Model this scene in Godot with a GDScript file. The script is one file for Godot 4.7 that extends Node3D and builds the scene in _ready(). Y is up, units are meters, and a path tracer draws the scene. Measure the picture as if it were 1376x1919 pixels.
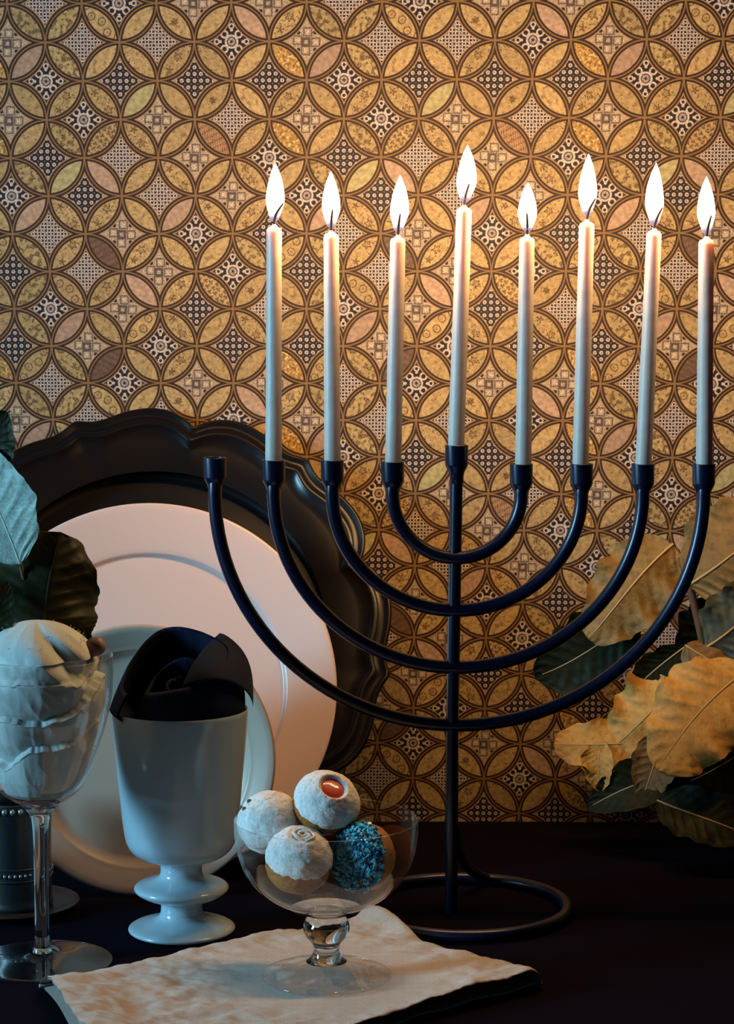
extends Node3D
# Holiday table still life: a lit eight-branched candelabrum, plates leaning on a patterned wall,
# glasses, folded linen, jelly doughnuts and dried magnolia. Table top is y = 0, units are metres.

var mats := {}
var used_names := {}
var noise := FastNoiseLite.new()

# ---------------------------------------------------------------- mesh collector
class Shape:
	var v := PackedVector3Array()
	var uv := PackedVector2Array()
	var idx := PackedInt32Array()

	func grid(nu: int, nv: int, fn: Callable, wrap_u := false, wrap_v := false) -> void:
		var first := v.size()
		for i in nu:
			for j in nv:
				var a := float(i) / (nu if wrap_u else nu - 1)
				var b := float(j) / (nv if wrap_v else nv - 1)
				v.append(fn.call(a, b))
				uv.append(Vector2(a, b))
		var mu := nu if wrap_u else nu - 1
		var mv := nv if wrap_v else nv - 1
		for i in mu:
			for j in mv:
				var p := first + i * nv + j
				var q := first + ((i + 1) % nu) * nv + j
				var r := first + ((i + 1) % nu) * nv + (j + 1) % nv
				var s := first + i * nv + (j + 1) % nv
				idx.append_array([p, q, r, p, r, s])

	func lathe(pro: Array, seg: int, xf := Transform3D()) -> void:
		var first := v.size()
		var n := pro.size()
		for i in seg:
			var a := TAU * i / seg
			for j in n:
				var p: Vector2 = pro[j]
				v.append(xf * Vector3(p.x * cos(a), p.y, p.x * sin(a)))
				uv.append(Vector2(float(i) / seg, float(j) / (n - 1)))
		for i in seg:
			for j in n - 1:
				if pro[j] == pro[j + 1]:
					continue
				var p := first + i * n + j
				var q := first + ((i + 1) % seg) * n + j
				idx.append_array([p, q, q + 1, p, q + 1, p + 1])

	func tube(path: Array, rad: Array, seg := 12, closed := false) -> void:
		var first := v.size()
		var n := path.size()
		var up := Vector3.ZERO
		for i in n:
			var d: Vector3
			if closed:
				d = path[(i + 1) % n] - path[(i - 1 + n) % n]
			else:
				d = path[mini(i + 1, n - 1)] - path[maxi(i - 1, 0)]
			d = d.normalized()
			if up == Vector3.ZERO:
				up = Vector3.RIGHT if absf(d.x) < 0.7 else Vector3.UP
			up = (up - d * up.dot(d)).normalized()
			var w := d.cross(up)
			var r: float = rad[mini(i, rad.size() - 1)]
			for k in seg:
				var a := TAU * k / seg
				v.append(path[i] + (up * cos(a) + w * sin(a)) * r)
				uv.append(Vector2(float(i) / (n - 1), float(k) / seg))
		for i in (n if closed else n - 1):
			for k in seg:
				var p := first + i * seg + k
				var q := first + ((i + 1) % n) * seg + k
				var r2 := first + ((i + 1) % n) * seg + (k + 1) % seg
				var s := first + i * seg + (k + 1) % seg
				idx.append_array([p, q, r2, p, r2, s])
		if not closed:
			for e in [0, n - 1]:
				var c := v.size()
				v.append(path[e])
				uv.append(Vector2(0.5, 0.5))
				for k in seg:
					var a2: int = first + e * seg + k
					var b2: int = first + e * seg + (k + 1) % seg
					if e == 0:
						idx.append_array([c, a2, b2])
					else:
						idx.append_array([c, b2, a2])

	func box(lo: Vector3, hi: Vector3) -> void:
		for ax in 3:
			for sd in 2:
				var first := v.size()
				var o := lo if sd == 0 else hi
				var e1 := Vector3.ZERO
				var e2 := Vector3.ZERO
				var b := (ax + 1) % 3
				var c := (ax + 2) % 3
				e1[b] = (hi[b] - lo[b]) * (1 if sd == 0 else -1)
				e2[c] = (hi[c] - lo[c]) * (1 if sd == 0 else -1)
				for p in [o, o + e1, o + e1 + e2, o + e2]:
					v.append(p)
					uv.append(Vector2.ZERO)
				if sd == 0:
					idx.append_array([first, first + 1, first + 2, first, first + 2, first + 3])
				else:
					idx.append_array([first, first + 2, first + 1, first, first + 3, first + 2])

	func flip() -> void:
		for i in range(0, idx.size(), 3):
			var t := idx[i + 1]
			idx[i + 1] = idx[i + 2]
			idx[i + 2] = t

	func outward() -> void:
		# clockwise outside means a negative signed volume
		var c := Vector3.ZERO
		for p in v:
			c += p
		c /= maxi(v.size(), 1)
		var s := 0.0
		for i in range(0, idx.size(), 3):
			s += (v[idx[i]] - c).dot((v[idx[i + 1]] - c).cross(v[idx[i + 2]] - c))
		if s > 0:
			flip()

	func arrays(flat := false) -> Array:
		var a := []
		a.resize(Mesh.ARRAY_MAX)
		if flat:
			var fv := PackedVector3Array()
			var fn := PackedVector3Array()
			var fu := PackedVector2Array()
			for i in range(0, idx.size(), 3):
				var n := (v[idx[i + 2]] - v[idx[i]]).cross(v[idx[i + 1]] - v[idx[i]]).normalized()
				for k in 3:
					fv.append(v[idx[i + k]])
					fu.append(uv[idx[i + k]])
					fn.append(n)
			a[Mesh.ARRAY_VERTEX] = fv
			a[Mesh.ARRAY_NORMAL] = fn
			a[Mesh.ARRAY_TEX_UV] = fu
			return a
		var nr := PackedVector3Array()
		nr.resize(v.size())
		for i in range(0, idx.size(), 3):
			var n := (v[idx[i + 2]] - v[idx[i]]).cross(v[idx[i + 1]] - v[idx[i]])
			for k in 3:
				nr[idx[i + k]] += n
		for i in nr.size():
			nr[i] = nr[i].normalized() if nr[i].length() > 1e-14 else Vector3.UP
		a[Mesh.ARRAY_VERTEX] = v
		a[Mesh.ARRAY_NORMAL] = nr
		a[Mesh.ARRAY_TEX_UV] = uv
		a[Mesh.ARRAY_INDEX] = idx
		return a

	func mesh(orient := true, flat := false) -> ArrayMesh:
		if orient:
			outward()
		var m := ArrayMesh.new()
		m.add_surface_from_arrays(Mesh.PRIMITIVE_TRIANGLES, arrays(flat))
		return m


# ---------------------------------------------------------------- node helpers
func numbered(n: String) -> String:
	if not used_names.has(n):
		used_names[n] = 0
		return n
	used_names[n] += 1
	return "%s_%03d" % [n, used_names[n]]


func tag(o: Node3D, label: String, category: String, group := "") -> void:
	o.set_meta("label", label)
	o.set_meta("category", category)
	if group:
		o.set_meta("group", group)


func thing(called: String, label: String, category: String, at := Vector3.ZERO, group := "") -> Node3D:
	var o := Node3D.new()
	o.name = numbered(called)
	o.position = at
	add_child(o)
	tag(o, label, category, group)
	return o


func part(called: String, m: Mesh, mat, parent: Node3D, xf := Transform3D()) -> MeshInstance3D:
	var o := MeshInstance3D.new()
	o.name = called
	o.mesh = m
	if mat is Array:
		for i in mat.size():
			m.surface_set_material(i, mat[i])
	else:
		o.material_override = mat
	o.transform = xf
	o.cast_shadow = GeometryInstance3D.SHADOW_CASTING_SETTING_ON
	parent.add_child(o, true)
	return o


func struct(called: String, m: Mesh, mat, parent: Node3D = self) -> MeshInstance3D:
	var o := part(called, m, mat, parent)
	if parent == self:
		o.set_meta("kind", "structure")
	return o


func smooth(pts: Array, times := 2) -> Array:
	# Chaikin corner cutting that keeps both ends
	for t in times:
		var out := [pts[0]]
		for i in pts.size() - 1:
			out.append(pts[i].lerp(pts[i + 1], 0.25))
			out.append(pts[i].lerp(pts[i + 1], 0.75))
		out.append(pts[-1])
		pts = out
	return pts


func spline(pts: Array, n: int) -> Array:
	var c := Curve3D.new()
	for i in pts.size():
		var tangent: Vector3 = (pts[mini(i + 1, pts.size() - 1)] - pts[maxi(i - 1, 0)]) / 6.0
		c.add_point(pts[i], -tangent, tangent)
	var out := []
	for i in n:
		out.append(c.sample_baked(c.get_baked_length() * i / (n - 1), true))
	return out


func srgb(r: int, g: int, b: int) -> Color:
	return Color(r / 255.0, g / 255.0, b / 255.0)


func paint(key: String, c: Color, rough := 0.6, metal := 0.0) -> StandardMaterial3D:
	var m := StandardMaterial3D.new()
	m.resource_name = key
	m.albedo_color = c
	m.roughness = rough
	m.metallic = metal
	mats[key] = m
	return m


func noise_map(freq: float, ramp: Array, sd := 1, octaves := 4, type := FastNoiseLite.TYPE_SIMPLEX_SMOOTH) -> NoiseTexture2D:
	var f := FastNoiseLite.new()
	f.noise_type = type
	f.seed = sd
	f.frequency = freq
	f.fractal_octaves = octaves
	var t := NoiseTexture2D.new()
	t.width = 512
	t.height = 512
	t.seamless = true
	t.noise = f
	if ramp.size():
		var g := Gradient.new()
		g.offsets = PackedFloat32Array()
		g.colors = PackedColorArray()
		for k in ramp.size():
			g.add_point(float(k) / (ramp.size() - 1), ramp[k])
		while g.get_point_count() > ramp.size():
			g.remove_point(0)
		t.color_ramp = g
	return t


func bump(m: StandardMaterial3D, t: Texture2D, cm: float, scale: float) -> void:
	m.heightmap_enabled = true
	m.heightmap_texture = t
	m.heightmap_scale = cm
	m.uv1_triplanar = true
	m.uv1_scale = Vector3.ONE * scale


func weave_texture() -> ImageTexture:
	var n := 128
	var im := Image.create(n, n, false, Image.FORMAT_L8)
	for y in n:
		for x in n:
			var cx := x / 8
			var cy := y / 8
			var over := (cx + cy) % 2 == 0
			var fx := absf(fmod(x, 8.0) - 3.5) / 4.0
			var fy := absf(fmod(y, 8.0) - 3.5) / 4.0
			var h := (1.0 - fx * fx) * (1.0 - 0.4 * fy) if over else (1.0 - fy * fy) * (1.0 - 0.4 * fx)
			h *= 0.85 + 0.15 * sin(cx * 12.9 + cy * 7.3)
			im.set_pixel(x, y, Color(h, h, h))
	return ImageTexture.create_from_image(im)


func sm(a: float, b: float, x: float) -> float:
	var t := clampf((x - a) / (b - a), 0.0, 1.0)
	return t * t * (3.0 - 2.0 * t)


# ---------------------------------------------------------------- printed wall paper
# Overlapping circles: petals between neighbouring circles, concave diamonds at circle centres.
# One repeat is 8 x 10 units (4 x 5 circles); each petal and diamond has its own printed motif.
func paper_texture() -> ImageTexture:
	var U := 128
	var petals := ["SSHADAKF", "KSATFTAW", "AFFGADAF", "ASMFAXTW", "SGKTFAFA", "KFFAKFFA", "SFYFTASH", "SHFKFMDA", "SKTHFAFA", "HSYAFAAW"]
	var diamonds := ["LFPP", "PLLF", "FCCC", "PFPL", "CLPF", "FCLP", "LPFC", "CLPF", "FPCL", "CPFC"]
	var W := 8 * U
	var H := 10 * U
	var data := PackedByteArray()
	data.resize(W * H * 3)
	var nz := FastNoiseLite.new()
	nz.seed = 11
	nz.frequency = 0.045
	nz.fractal_octaves = 2
	var fine := FastNoiseLite.new()
	fine.seed = 4
	fine.frequency = 0.16
	fine.fractal_octaves = 1
	var line := Vector3(0.15, 0.07, 0.04)
	var band := Vector3(0.545, 0.395, 0.22)
	var tan_ := Vector3(0.70, 0.55, 0.38)
	var dark := Vector3(0.10, 0.05, 0.07)
	var mark := Vector3(0.28, 0.17, 0.08)
	var light := Vector3(0.86, 0.79, 0.73)
	for uj in 10:
		for ui in 8:
			var even := (ui + uj) % 2 == 0
			# petal runs between the two junction corners of this unit square
			var kind: String = petals[uj][ui]
			var base := Vector3(0.71, 0.59, 0.39)
			match kind:
				"K": base = Vector3(0.69, 0.56, 0.46)
				"G": base = Vector3(0.70, 0.65, 0.45)
				"X": base = Vector3(0.72, 0.55, 0.40)
				"Y": base = Vector3(0.46, 0.35, 0.29)
				"S": base = Vector3(0.68, 0.58, 0.38)
				"W": base = Vector3(0.72, 0.55, 0.28)
			var sd := (ui * 37 + uj * 91) % 211
			base *= 0.94 + 0.11 * ((sd * 7) % 13) / 13.0
			for py in U:
				for px in U:
					var x := (px + 0.5) / U
					var y := (py + 0.5) / U
					# circle centres are the two odd corners
					var d1: float
					var d2: float
					if even:
						d1 = sqrt((x - 1) * (x - 1) + y * y)
						d2 = sqrt(x * x + (y - 1) * (y - 1))
					else:
						d1 = sqrt(x * x + y * y)
						d2 = sqrt((x - 1) * (x - 1) + (y - 1) * (y - 1))
					var m := maxf(d1, d2) - 1.0
					var gx := float(ui * U + px)
					var gy := float(uj * U + py)
					var col: Vector3
					if m < 0.075:
						var n1 := nz.get_noise_2d(gx, gy)
						if m < 0.0:
							# along and across the petal
							var s: float
							var c: float
							if even:
								s = (x + y - 1) * 0.7071
								c = (x - y) * 0.7071
							else:
								s = (x - y) * 0.7071
								c = (x + y - 1) * 0.7071
							col = base * (1.0 + 0.16 * n1)
							var k := 0.0
							match kind:
								"S":
									k = sm(0.0, 0.26, nz.get_noise_2d(gx * 0.95 + 900, gy * 0.95 + sd * 31)) * 0.8
								"F":
									var q1 := Vector2(s - 0.30 + 0.06 * (sd % 5), c + 0.05)
									var a1 := atan2(q1.y, q1.x)
									k = 1.0 - sm(0.01, 0.04, absf(q1.length() - 0.075 - 0.03 * cos(a1 * 5.0)))
									var q2 := Vector2(s + 0.28, c - 0.03 * (sd % 3))
									var a2 := atan2(q2.y, q2.x)
									k = maxf(k, (1.0 - sm(0.06, 0.085, q2.length() + 0.035 * cos(a2 * 5.0))) * 0.9)
									k = maxf(k, sm(0.30, 0.44, nz.get_noise_2d(gx * 1.9 + 300, gy * 1.9 + sd * 17)) * 0.8)
								"A":
									k = sm(0.32, 0.5, nz.get_noise_2d(gx * 0.8 + 500, gy * 0.8 + sd * 23)) * 0.45
								"T":
									k = sm(0.26, 0.36, nz.get_noise_2d(gx * 2.3 + 70, gy * 2.3 + sd * 13)) * (0.35 + 0.65 * sm(-0.25, -0.05, m))
								"H":
									var hx := s * 3.4 + 0.25 * (sd % 3)
									var hy := c * 3.4
									var cellx := hx - floorf(hx) - 0.5
									var q3 := Vector2(cellx, hy * 0.9 - 0.15 * (1 if int(floorf(hx)) % 2 == 0 else -1))
									var a3 := fposmod(atan2(q3.y, q3.x), PI / 3) - PI / 6
									var hr := q3.length() * cos(a3)
									k = 1.0 - sm(0.025, 0.075, absf(hr - 0.30))
									k = maxf(k, 0.35 * (1.0 - sm(0.1, 0.16, hr)))
								"M":
									var zx := fposmod(s * 7.0, 2.0) - 1.0
									var zy := fposmod(c * 7.0 + (0.5 if fposmod(s * 3.5, 1.0) > 0.5 else 0.0), 1.0) - 0.5
									k = (1.0 - sm(0.12, 0.24, absf(zy))) * sm(0.12, 0.22, absf(zx))
									k = maxf(k, (1.0 - sm(0.10, 0.2, absf(absf(zx) - 0.5))) * (1.0 if zy > 0.0 else 0.2)) * 0.9
								"D":
									var q4 := Vector2(s + 0.02, c)
									var a4 := atan2(q4.y, q4.x)
									k = 1.0 - sm(0.07, 0.10, q4.length() + 0.02 * cos(a4 * 6.0))
									k = maxf(k, sm(0.42, 0.52, nz.get_noise_2d(gx * 1.8 + 40, gy * 1.8 + sd * 19)) * 0.7)
								"X", "Y":
									k = 0.5 * (1.0 - sm(0.2, 0.5, absf(fposmod((s * 0.8 + c) * 13.0, 1.0) - 0.5))) * (0.6 if fposmod(s * 3.0, 1.0) > 0.5 else 1.0)
									k += 0.4 * (1.0 - sm(0.1, 0.25, absf(fposmod(s * 6.0 - c * 2.0, 1.0) - 0.5)))
								"W":
									k = sm(0.0, 0.3, nz.get_noise_2d(gx * 1.6 + 20, gy * 1.6 + sd * 11)) * 0.6
									var br := sm(0.22, 0.42, nz.get_noise_2d(gx * 1.4 + 620, gy * 1.4 + sd * 29))
									col = col.lerp(Vector3(0.93, 0.82, 0.60), br * 0.8)
							col = col.lerp(mark, clampf(k * (0.8 + 0.7 * fine.get_noise_2d(gx, gy)), 0, 1) * 0.85)
						else:
							col = band
						# double outline
						var l1 := 1.0 - sm(0.014, 0.032, absf(m + 0.052))
						var l2 := 1.0 - sm(0.016, 0.034, absf(m - 0.034))
						var between := sm(-0.055, -0.045, m) * (1.0 - sm(0.02, 0.03, m))
						col = col.lerp(band, between)
						col = col.lerp(line, maxf(l1, l2))
						if m > 0.045:
							col = tan_.lerp(line, l2)
					else:
						# diamond round the circle centre that this point belongs to
						var cx: float
						var cy: float
						var ci: int
						var cj: int
						if even:
							if d1 < d2:
								cx = 1; cy = 0
							else:
								cx = 0; cy = 1
						else:
							if d1 < d2:
								cx = 0; cy = 0
							else:
								cx = 1; cy = 1
						ci = (ui + int(cx)) % 8
						cj = (uj + int(cy)) % 10
						var dk: String = diamonds[cj][ci / 2]
						var p := x - cx
						var q := y - cy
						var e := absf(p) + absf(q)
						var o := 0.0
						var lt := light
						match dk:
							"C":
								var a := (p + q) * 5.8
								var b := (p - q) * 5.8
								var ia := roundf(a)
								var ib := roundf(b)
								var rr := Vector2(a - ia, b - ib).length()
								if int(ia + ib) % 2 == 0:
									o = (1.0 - sm(0.40, 0.50, rr)) * (0.55 + 0.45 * sm(0.12, 0.30, rr))
								else:
									o = 0.55 * (1.0 - sm(0.12, 0.22, rr))
							"L":
								var a := (p + q) * 5.6 + 0.5
								var b := (p - q) * 5.6 + 0.5
								var rr := Vector2(a - roundf(a), b - roundf(b)).length()
								o = 1.0 - sm(0.08, 0.18, absf(rr - 0.36))
								o = maxf(o, 0.75 * (1.0 - sm(0.03, 0.10, absf(a - roundf(a)))) * (1.0 if int(roundf(b)) % 2 == 0 else 0.0))
							"F":
								var r0 := Vector2(p, q).length()
								o = 1.0 - sm(0.018, 0.04, absf(r0 - 0.155))
								o = maxf(o, 0.75 * (1.0 - sm(0.02, 0.05, absf(r0 - 0.07))))
								for w in 4:
									var dx := [0.30, -0.30, 0.0, 0.0][w] as float
									var dy := [0.0, 0.0, 0.30, -0.30][w] as float
									o = maxf(o, 1.0 - sm(0.035, 0.05, Vector2(p - dx, q - dy).length()))
									var ex := [0.19, -0.19, 0.19, -0.19][w] as float
									var ey := [0.19, 0.19, -0.19, -0.19][w] as float
									var rd := Vector2(p - ex, q - ey).length()
									o = maxf(o, 1.0 - sm(0.016, 0.036, absf(rd - 0.085)))
									o = maxf(o, 1.0 - sm(0.012, 0.030, absf(Vector2(p - dx * 1.32, q - dy * 1.32).length() - 0.06)))
							"P":
								lt = Vector3(0.86, 0.76, 0.62)
								o = 0.84
								o -= 0.5 * (1.0 - sm(0.02, 0.045, absf(maxf(absf(p + 0.02), absf(q - 0.02)) - 0.085)))
								for w in 4:
									var dx := [0.24, -0.24, 0.03, -0.03][w] as float
									var dy := [0.03, -0.03, -0.24, 0.24][w] as float
									var sq := maxf(absf(p - dx), absf(q - dy))
									o = maxf(o, 1.0 - sm(0.045, 0.07, sq))
									o = minf(o, 1.0 - 0.55 * (1.0 - sm(0.012, 0.03, absf(sq - 0.105))))
									var fx := [0.22, -0.22, 0.22, -0.22][w] as float
									var fy := [0.22, 0.22, -0.22, -0.22][w] as float
									o = minf(o, 1.0 - 0.95 * (1.0 - sm(0.04, 0.06, Vector2(p - fx, q - fy).length())))
						o *= 1.0 - 0.8 * sm(0.60, 0.72, e)
						o = clampf(o * (0.92 + 0.3 * fine.get_noise_2d(gx, gy)), 0, 1)
						col = dark.lerp(lt, o)
						col = col.lerp(tan_, 1.0 - sm(0.075, 0.105, m))
						if e > 0.70:
							col = col.lerp(tan_ * 0.85, sm(0.70, 0.8, e))
					var at := ((uj * U + py) * W + ui * U + px) * 3
					data[at] = int(clampf(col.x, 0, 1) * 255)
					data[at + 1] = int(clampf(col.y, 0, 1) * 255)
					data[at + 2] = int(clampf(col.z, 0, 1) * 255)
	return ImageTexture.create_from_image(Image.create_from_data(W, H, false, Image.FORMAT_RGB8, data))


# ---------------------------------------------------------------- materials
func make_materials() -> void:
	var weave := weave_texture()
	var cloud := noise_map(0.012, [], 3)
	var grainy := noise_map(0.05, [], 8)
	var pits := noise_map(0.09, [], 5, 3)
	mats.weave = weave

	var m := paint("patterned_paper", Color.WHITE, 0.62)
	m.albedo_texture = paper_texture()

	paint("plaster", srgb(25, 28, 32), 0.9)
	paint("floor_wood", srgb(44, 32, 25), 0.6)
	paint("white_trim", srgb(205, 205, 200), 0.4)
	m = paint("window_glow", srgb(160, 180, 190), 0.5)
	m.emission_enabled = true
	m.emission = Color(0.48, 0.78, 1.0).linear_to_srgb()
	m.emission_energy_multiplier = 2.0

	m = paint("table_cloth", srgb(18, 12, 24), 0.9)
	m.metallic_specular = 0.12
	bump(m, weave, 0.012, 110.0)
	paint("table_wood", srgb(70, 45, 30), 0.5)

	m = paint("navy_enamel", srgb(9, 17, 46), 0.32, 0.1)
	m.clearcoat_enabled = true
	m.clearcoat = 0.3
	m.clearcoat_roughness = 0.25

	m = paint("wax", srgb(204, 198, 188), 0.42)
	m.subsurf_scatter_enabled = true
	m.subsurf_scatter_strength = 0.28
	bump(m, cloud, 0.02, 14.0)
	paint("wick", srgb(30, 24, 34), 0.9)

	m = paint("flame", Color.BLACK, 1.0)
	m.emission_enabled = true
	m.emission_energy_multiplier = 5.0
	m.emission_texture = flame_texture()

	m = paint("dark_pewter", srgb(20, 16, 18), 0.30, 0.2)
	paint("porcelain", srgb(216, 192, 186), 0.26)
	paint("porcelain_grey", srgb(190, 170, 152), 0.36)
	paint("goblet_glaze", srgb(164, 186, 196), 0.16)

	m = paint("navy_linen", srgb(17, 25, 50), 0.8)
	m.metallic_specular = 0.25
	m.rim_enabled = true
	m.rim = 0.15
	m.rim_tint = 0.4
	bump(m, weave, 0.01, 120.0)
	m = paint("pale_linen", srgb(188, 196, 192), 0.85)
	m.backlight_enabled = true
	m.backlight = Color(0.25, 0.25, 0.25)
	bump(m, weave, 0.01, 120.0)
	m = paint("beige_linen", Color.WHITE, 0.9)
	m.albedo_texture = noise_map(0.006, [srgb(178, 160, 146), srgb(204, 190, 178), srgb(190, 175, 163)], 21, 4)
	bump(m, weave, 0.014, 110.0)

	# thin blown walls: a pane; solid stems and feet: refracting glass
	m = paint("thin_glass", Color(0.97, 0.99, 0.99, 0.0), 0.02)
	m.transparency = BaseMaterial3D.TRANSPARENCY_ALPHA
	m = paint("solid_glass", Color(0.97, 0.99, 0.99, 0.0), 0.0)
	m.transparency = BaseMaterial3D.TRANSPARENCY_ALPHA
	m.refraction_enabled = true
	m.refraction_scale = 0.05
	m = paint("brown_glass", srgb(62, 44, 34), 0.3)
	m.metallic_specular = 0.25
	m = paint("teal_glaze", srgb(7, 18, 22), 0.25)
	m.clearcoat_enabled = true
	paint("silver_beads", srgb(150, 165, 165), 0.3, 0.7)

	# dough and toppings
	m = paint("fried_dough", Color.WHITE, 0.55)
	m.albedo_texture = noise_map(0.02, [srgb(120, 62, 20), srgb(178, 112, 42), srgb(150, 84, 28)], 2, 4)
	bump(m, cloud, 0.06, 30.0)
	m = paint("icing_sugar", Color.WHITE, 0.9)
	m.albedo_texture = noise_map(0.03, [srgb(150, 140, 132), srgb(222, 218, 212), srgb(238, 236, 232), srgb(240, 238, 235)], 9, 4)
	bump(m, pits, 0.02, 26.0)
	m = paint("jam", srgb(196, 44, 30), 0.12)
	m.clearcoat_enabled = true
	m = paint("blue_sugar", srgb(96, 178, 196), 0.15)
	paint("deep_blue_sugar", srgb(24, 92, 118), 0.15)
	paint("fruit_pit", srgb(88, 70, 62), 0.6)

	# magnolia: dark glossy upper face, golden felted underside
	m = paint("leaf_top", Color.WHITE, 0.5)
	m.metallic_specular = 0.22
	m.albedo_texture = noise_map(0.01, [srgb(24, 26, 14), srgb(38, 40, 22), srgb(30, 32, 18)], 14, 4)
	m.uv1_triplanar = true
	m.uv1_scale = Vector3.ONE * 12
	m = paint("leaf_grey", Color.WHITE, 0.45)
	m.albedo_texture = noise_map(0.01, [srgb(62, 66, 52), srgb(96, 100, 84), srgb(74, 78, 62)], 15, 4)
	m.uv1_triplanar = true
	m.uv1_scale = Vector3.ONE * 12
	m = paint("leaf_gold", Color.WHITE, 0.72)
	m.albedo_texture = noise_map(0.012, [srgb(146, 104, 44), srgb(202, 154, 76), srgb(174, 128, 58), srgb(214, 166, 86)], 16, 5)
	bump(m, grainy, 0.012, 16.0)
	m = paint("leaf_olive", Color.WHITE, 0.75)
	m.albedo_texture = noise_map(0.012, [srgb(84, 66, 32), srgb(134, 106, 54), srgb(108, 84, 42)], 19, 5)
	bump(m, grainy, 0.012, 16.0)
	m = paint("leaf_brown", Color.WHITE, 0.72)
	m.albedo_texture = noise_map(0.012, [srgb(88, 66, 38), srgb(128, 98, 56), srgb(104, 78, 44)], 17, 5)
	bump(m, grainy, 0.012, 16.0)
	m = paint("leaf_pale", Color.WHITE, 0.6)
	m.albedo_texture = noise_map(0.02, [srgb(98, 118, 110), srgb(166, 184, 172), srgb(126, 146, 138), srgb(176, 192, 182)], 18, 5)
	bump(m, grainy, 0.02, 20.0)
	paint("midrib", srgb(182, 150, 98), 0.6)
	paint("midrib_pale", srgb(196, 206, 190), 0.6)
	paint("twig", srgb(84, 58, 38), 0.8)
	paint("bud", srgb(120, 84, 76), 0.5)


func flame_texture() -> ImageTexture:
	# what a flame gives off from its base (v = 0) to its tip (v = 1)
	var im := Image.create(4, 128, false, Image.FORMAT_RGB8)
	for y in 128:
		var t := y / 127.0
		var c := Color(0.32, 0.28, 0.36).lerp(Color(1.0, 0.90, 0.72), sm(0.06, 0.22, t))
		c = c.lerp(Color(1.0, 0.95, 0.84), sm(0.3, 0.55, t))
		for x in 4:
			im.set_pixel(x, y, c)
	return ImageTexture.create_from_image(im)


# ---------------------------------------------------------------- room
func wall_uv(x: float, y: float) -> Vector2:
	# the paper is hung a little off plumb and slightly stretched: plane to plane map, eight and ten units per repeat
	var w := 0.02722 * x + 0.04646 * y + 1.0
	var i := (36.908 * x + 0.26373 * y + 9.71812) / w
	var j := (0.19456 * x - 35.86403 * y + 21.20677) / w
	return Vector2(i / 8.0, (j + 1.0) / 10.0)


func room() -> void:
	var zb := -1.697
	var s := Shape.new()
	s.grid(45, 27, func(a: float, b: float): return Vector3(-2.2 + 4.4 * a, -0.75 + 2.55 * b, zb))
	for i in s.v.size():
		s.uv[i] = wall_uv(s.v[i].x, s.v[i].y)
	# front face must look towards +z
	if (s.v[s.idx[2]] - s.v[s.idx[0]]).cross(s.v[s.idx[1]] - s.v[s.idx[0]]).z < 0:
		s.flip()
	var back := Shape.new()
	back.box(Vector3(-2.3, -0.85, zb - 0.12), Vector3(2.3, 1.9, zb - 0.002))
	var am := s.mesh(false)
	am.add_surface_from_arrays(Mesh.PRIMITIVE_TRIANGLES, back.arrays())
	struct("wall_back", am, [mats.patterned_paper, mats.plaster])
	# left wall with a window opening: z -0.90 .. -0.34, y 0.28 .. 1.12
	s = Shape.new()
	s.box(Vector3(-2.3, -0.85, -1.70), Vector3(-2.2, 1.9, -0.90))
	s.box(Vector3(-2.3, -0.85, -0.34), Vector3(-2.2, 1.9, 1.3))
	s.box(Vector3(-2.3, -0.85, -0.90), Vector3(-2.2, 0.28, -0.34))
	s.box(Vector3(-2.3, 1.12, -0.90), Vector3(-2.2, 1.9, -0.34))
	struct("wall_left", s.mesh(false), mats.plaster)
	s = Shape.new()
	s.box(Vector3(2.2, -0.85, -1.70), Vector3(2.3, 1.9, 1.3))
	struct("wall_right", s.mesh(false), mats.plaster)
	s = Shape.new()
	s.box(Vector3(-2.3, -0.85, 1.2), Vector3(2.3, 1.9, 1.3))
	struct("wall_front", s.mesh(false), mats.plaster)
	s = Shape.new()
	s.box(Vector3(-2.3, -0.85, -1.70), Vector3(2.3, -0.75, 1.3))
	struct("floor", s.mesh(false), mats.floor_wood)
	s = Shape.new()
	s.box(Vector3(-2.3, 1.8, -1.70), Vector3(2.3, 1.9, 1.3))
	struct("ceiling", s.mesh(false), mats.plaster)
	# window with frosted glowing pane
	var w := Node3D.new()
	w.name = "window_1"
	w.set_meta("kind", "structure")
	add_child(w)
	s = Shape.new()
	s.box(Vector3(-2.27, 0.28, -0.90), Vector3(-2.26, 1.12, -0.34))
	struct("pane", s.mesh(false), mats.window_glow, w)
	s = Shape.new()
	for z in [-0.90, -0.37]:
		s.box(Vector3(-2.255, 0.28, z), Vector3(-2.19, 1.12, z + 0.03))
	for y in [0.28, 1.09]:
		s.box(Vector3(-2.255, y, -0.87), Vector3(-2.19, y + 0.03, -0.37))
	struct("frame", s.mesh(false), mats.white_trim, w)
	s = Shape.new()
	s.box(Vector3(-2.255, 0.69, -0.87), Vector3(-2.235, 0.71, -0.37))
	s.box(Vector3(-2.255, 0.31, -0.63), Vector3(-2.235, 1.09, -0.61))
	struct("muntin", s.mesh(false), mats.white_trim, w)


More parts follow.
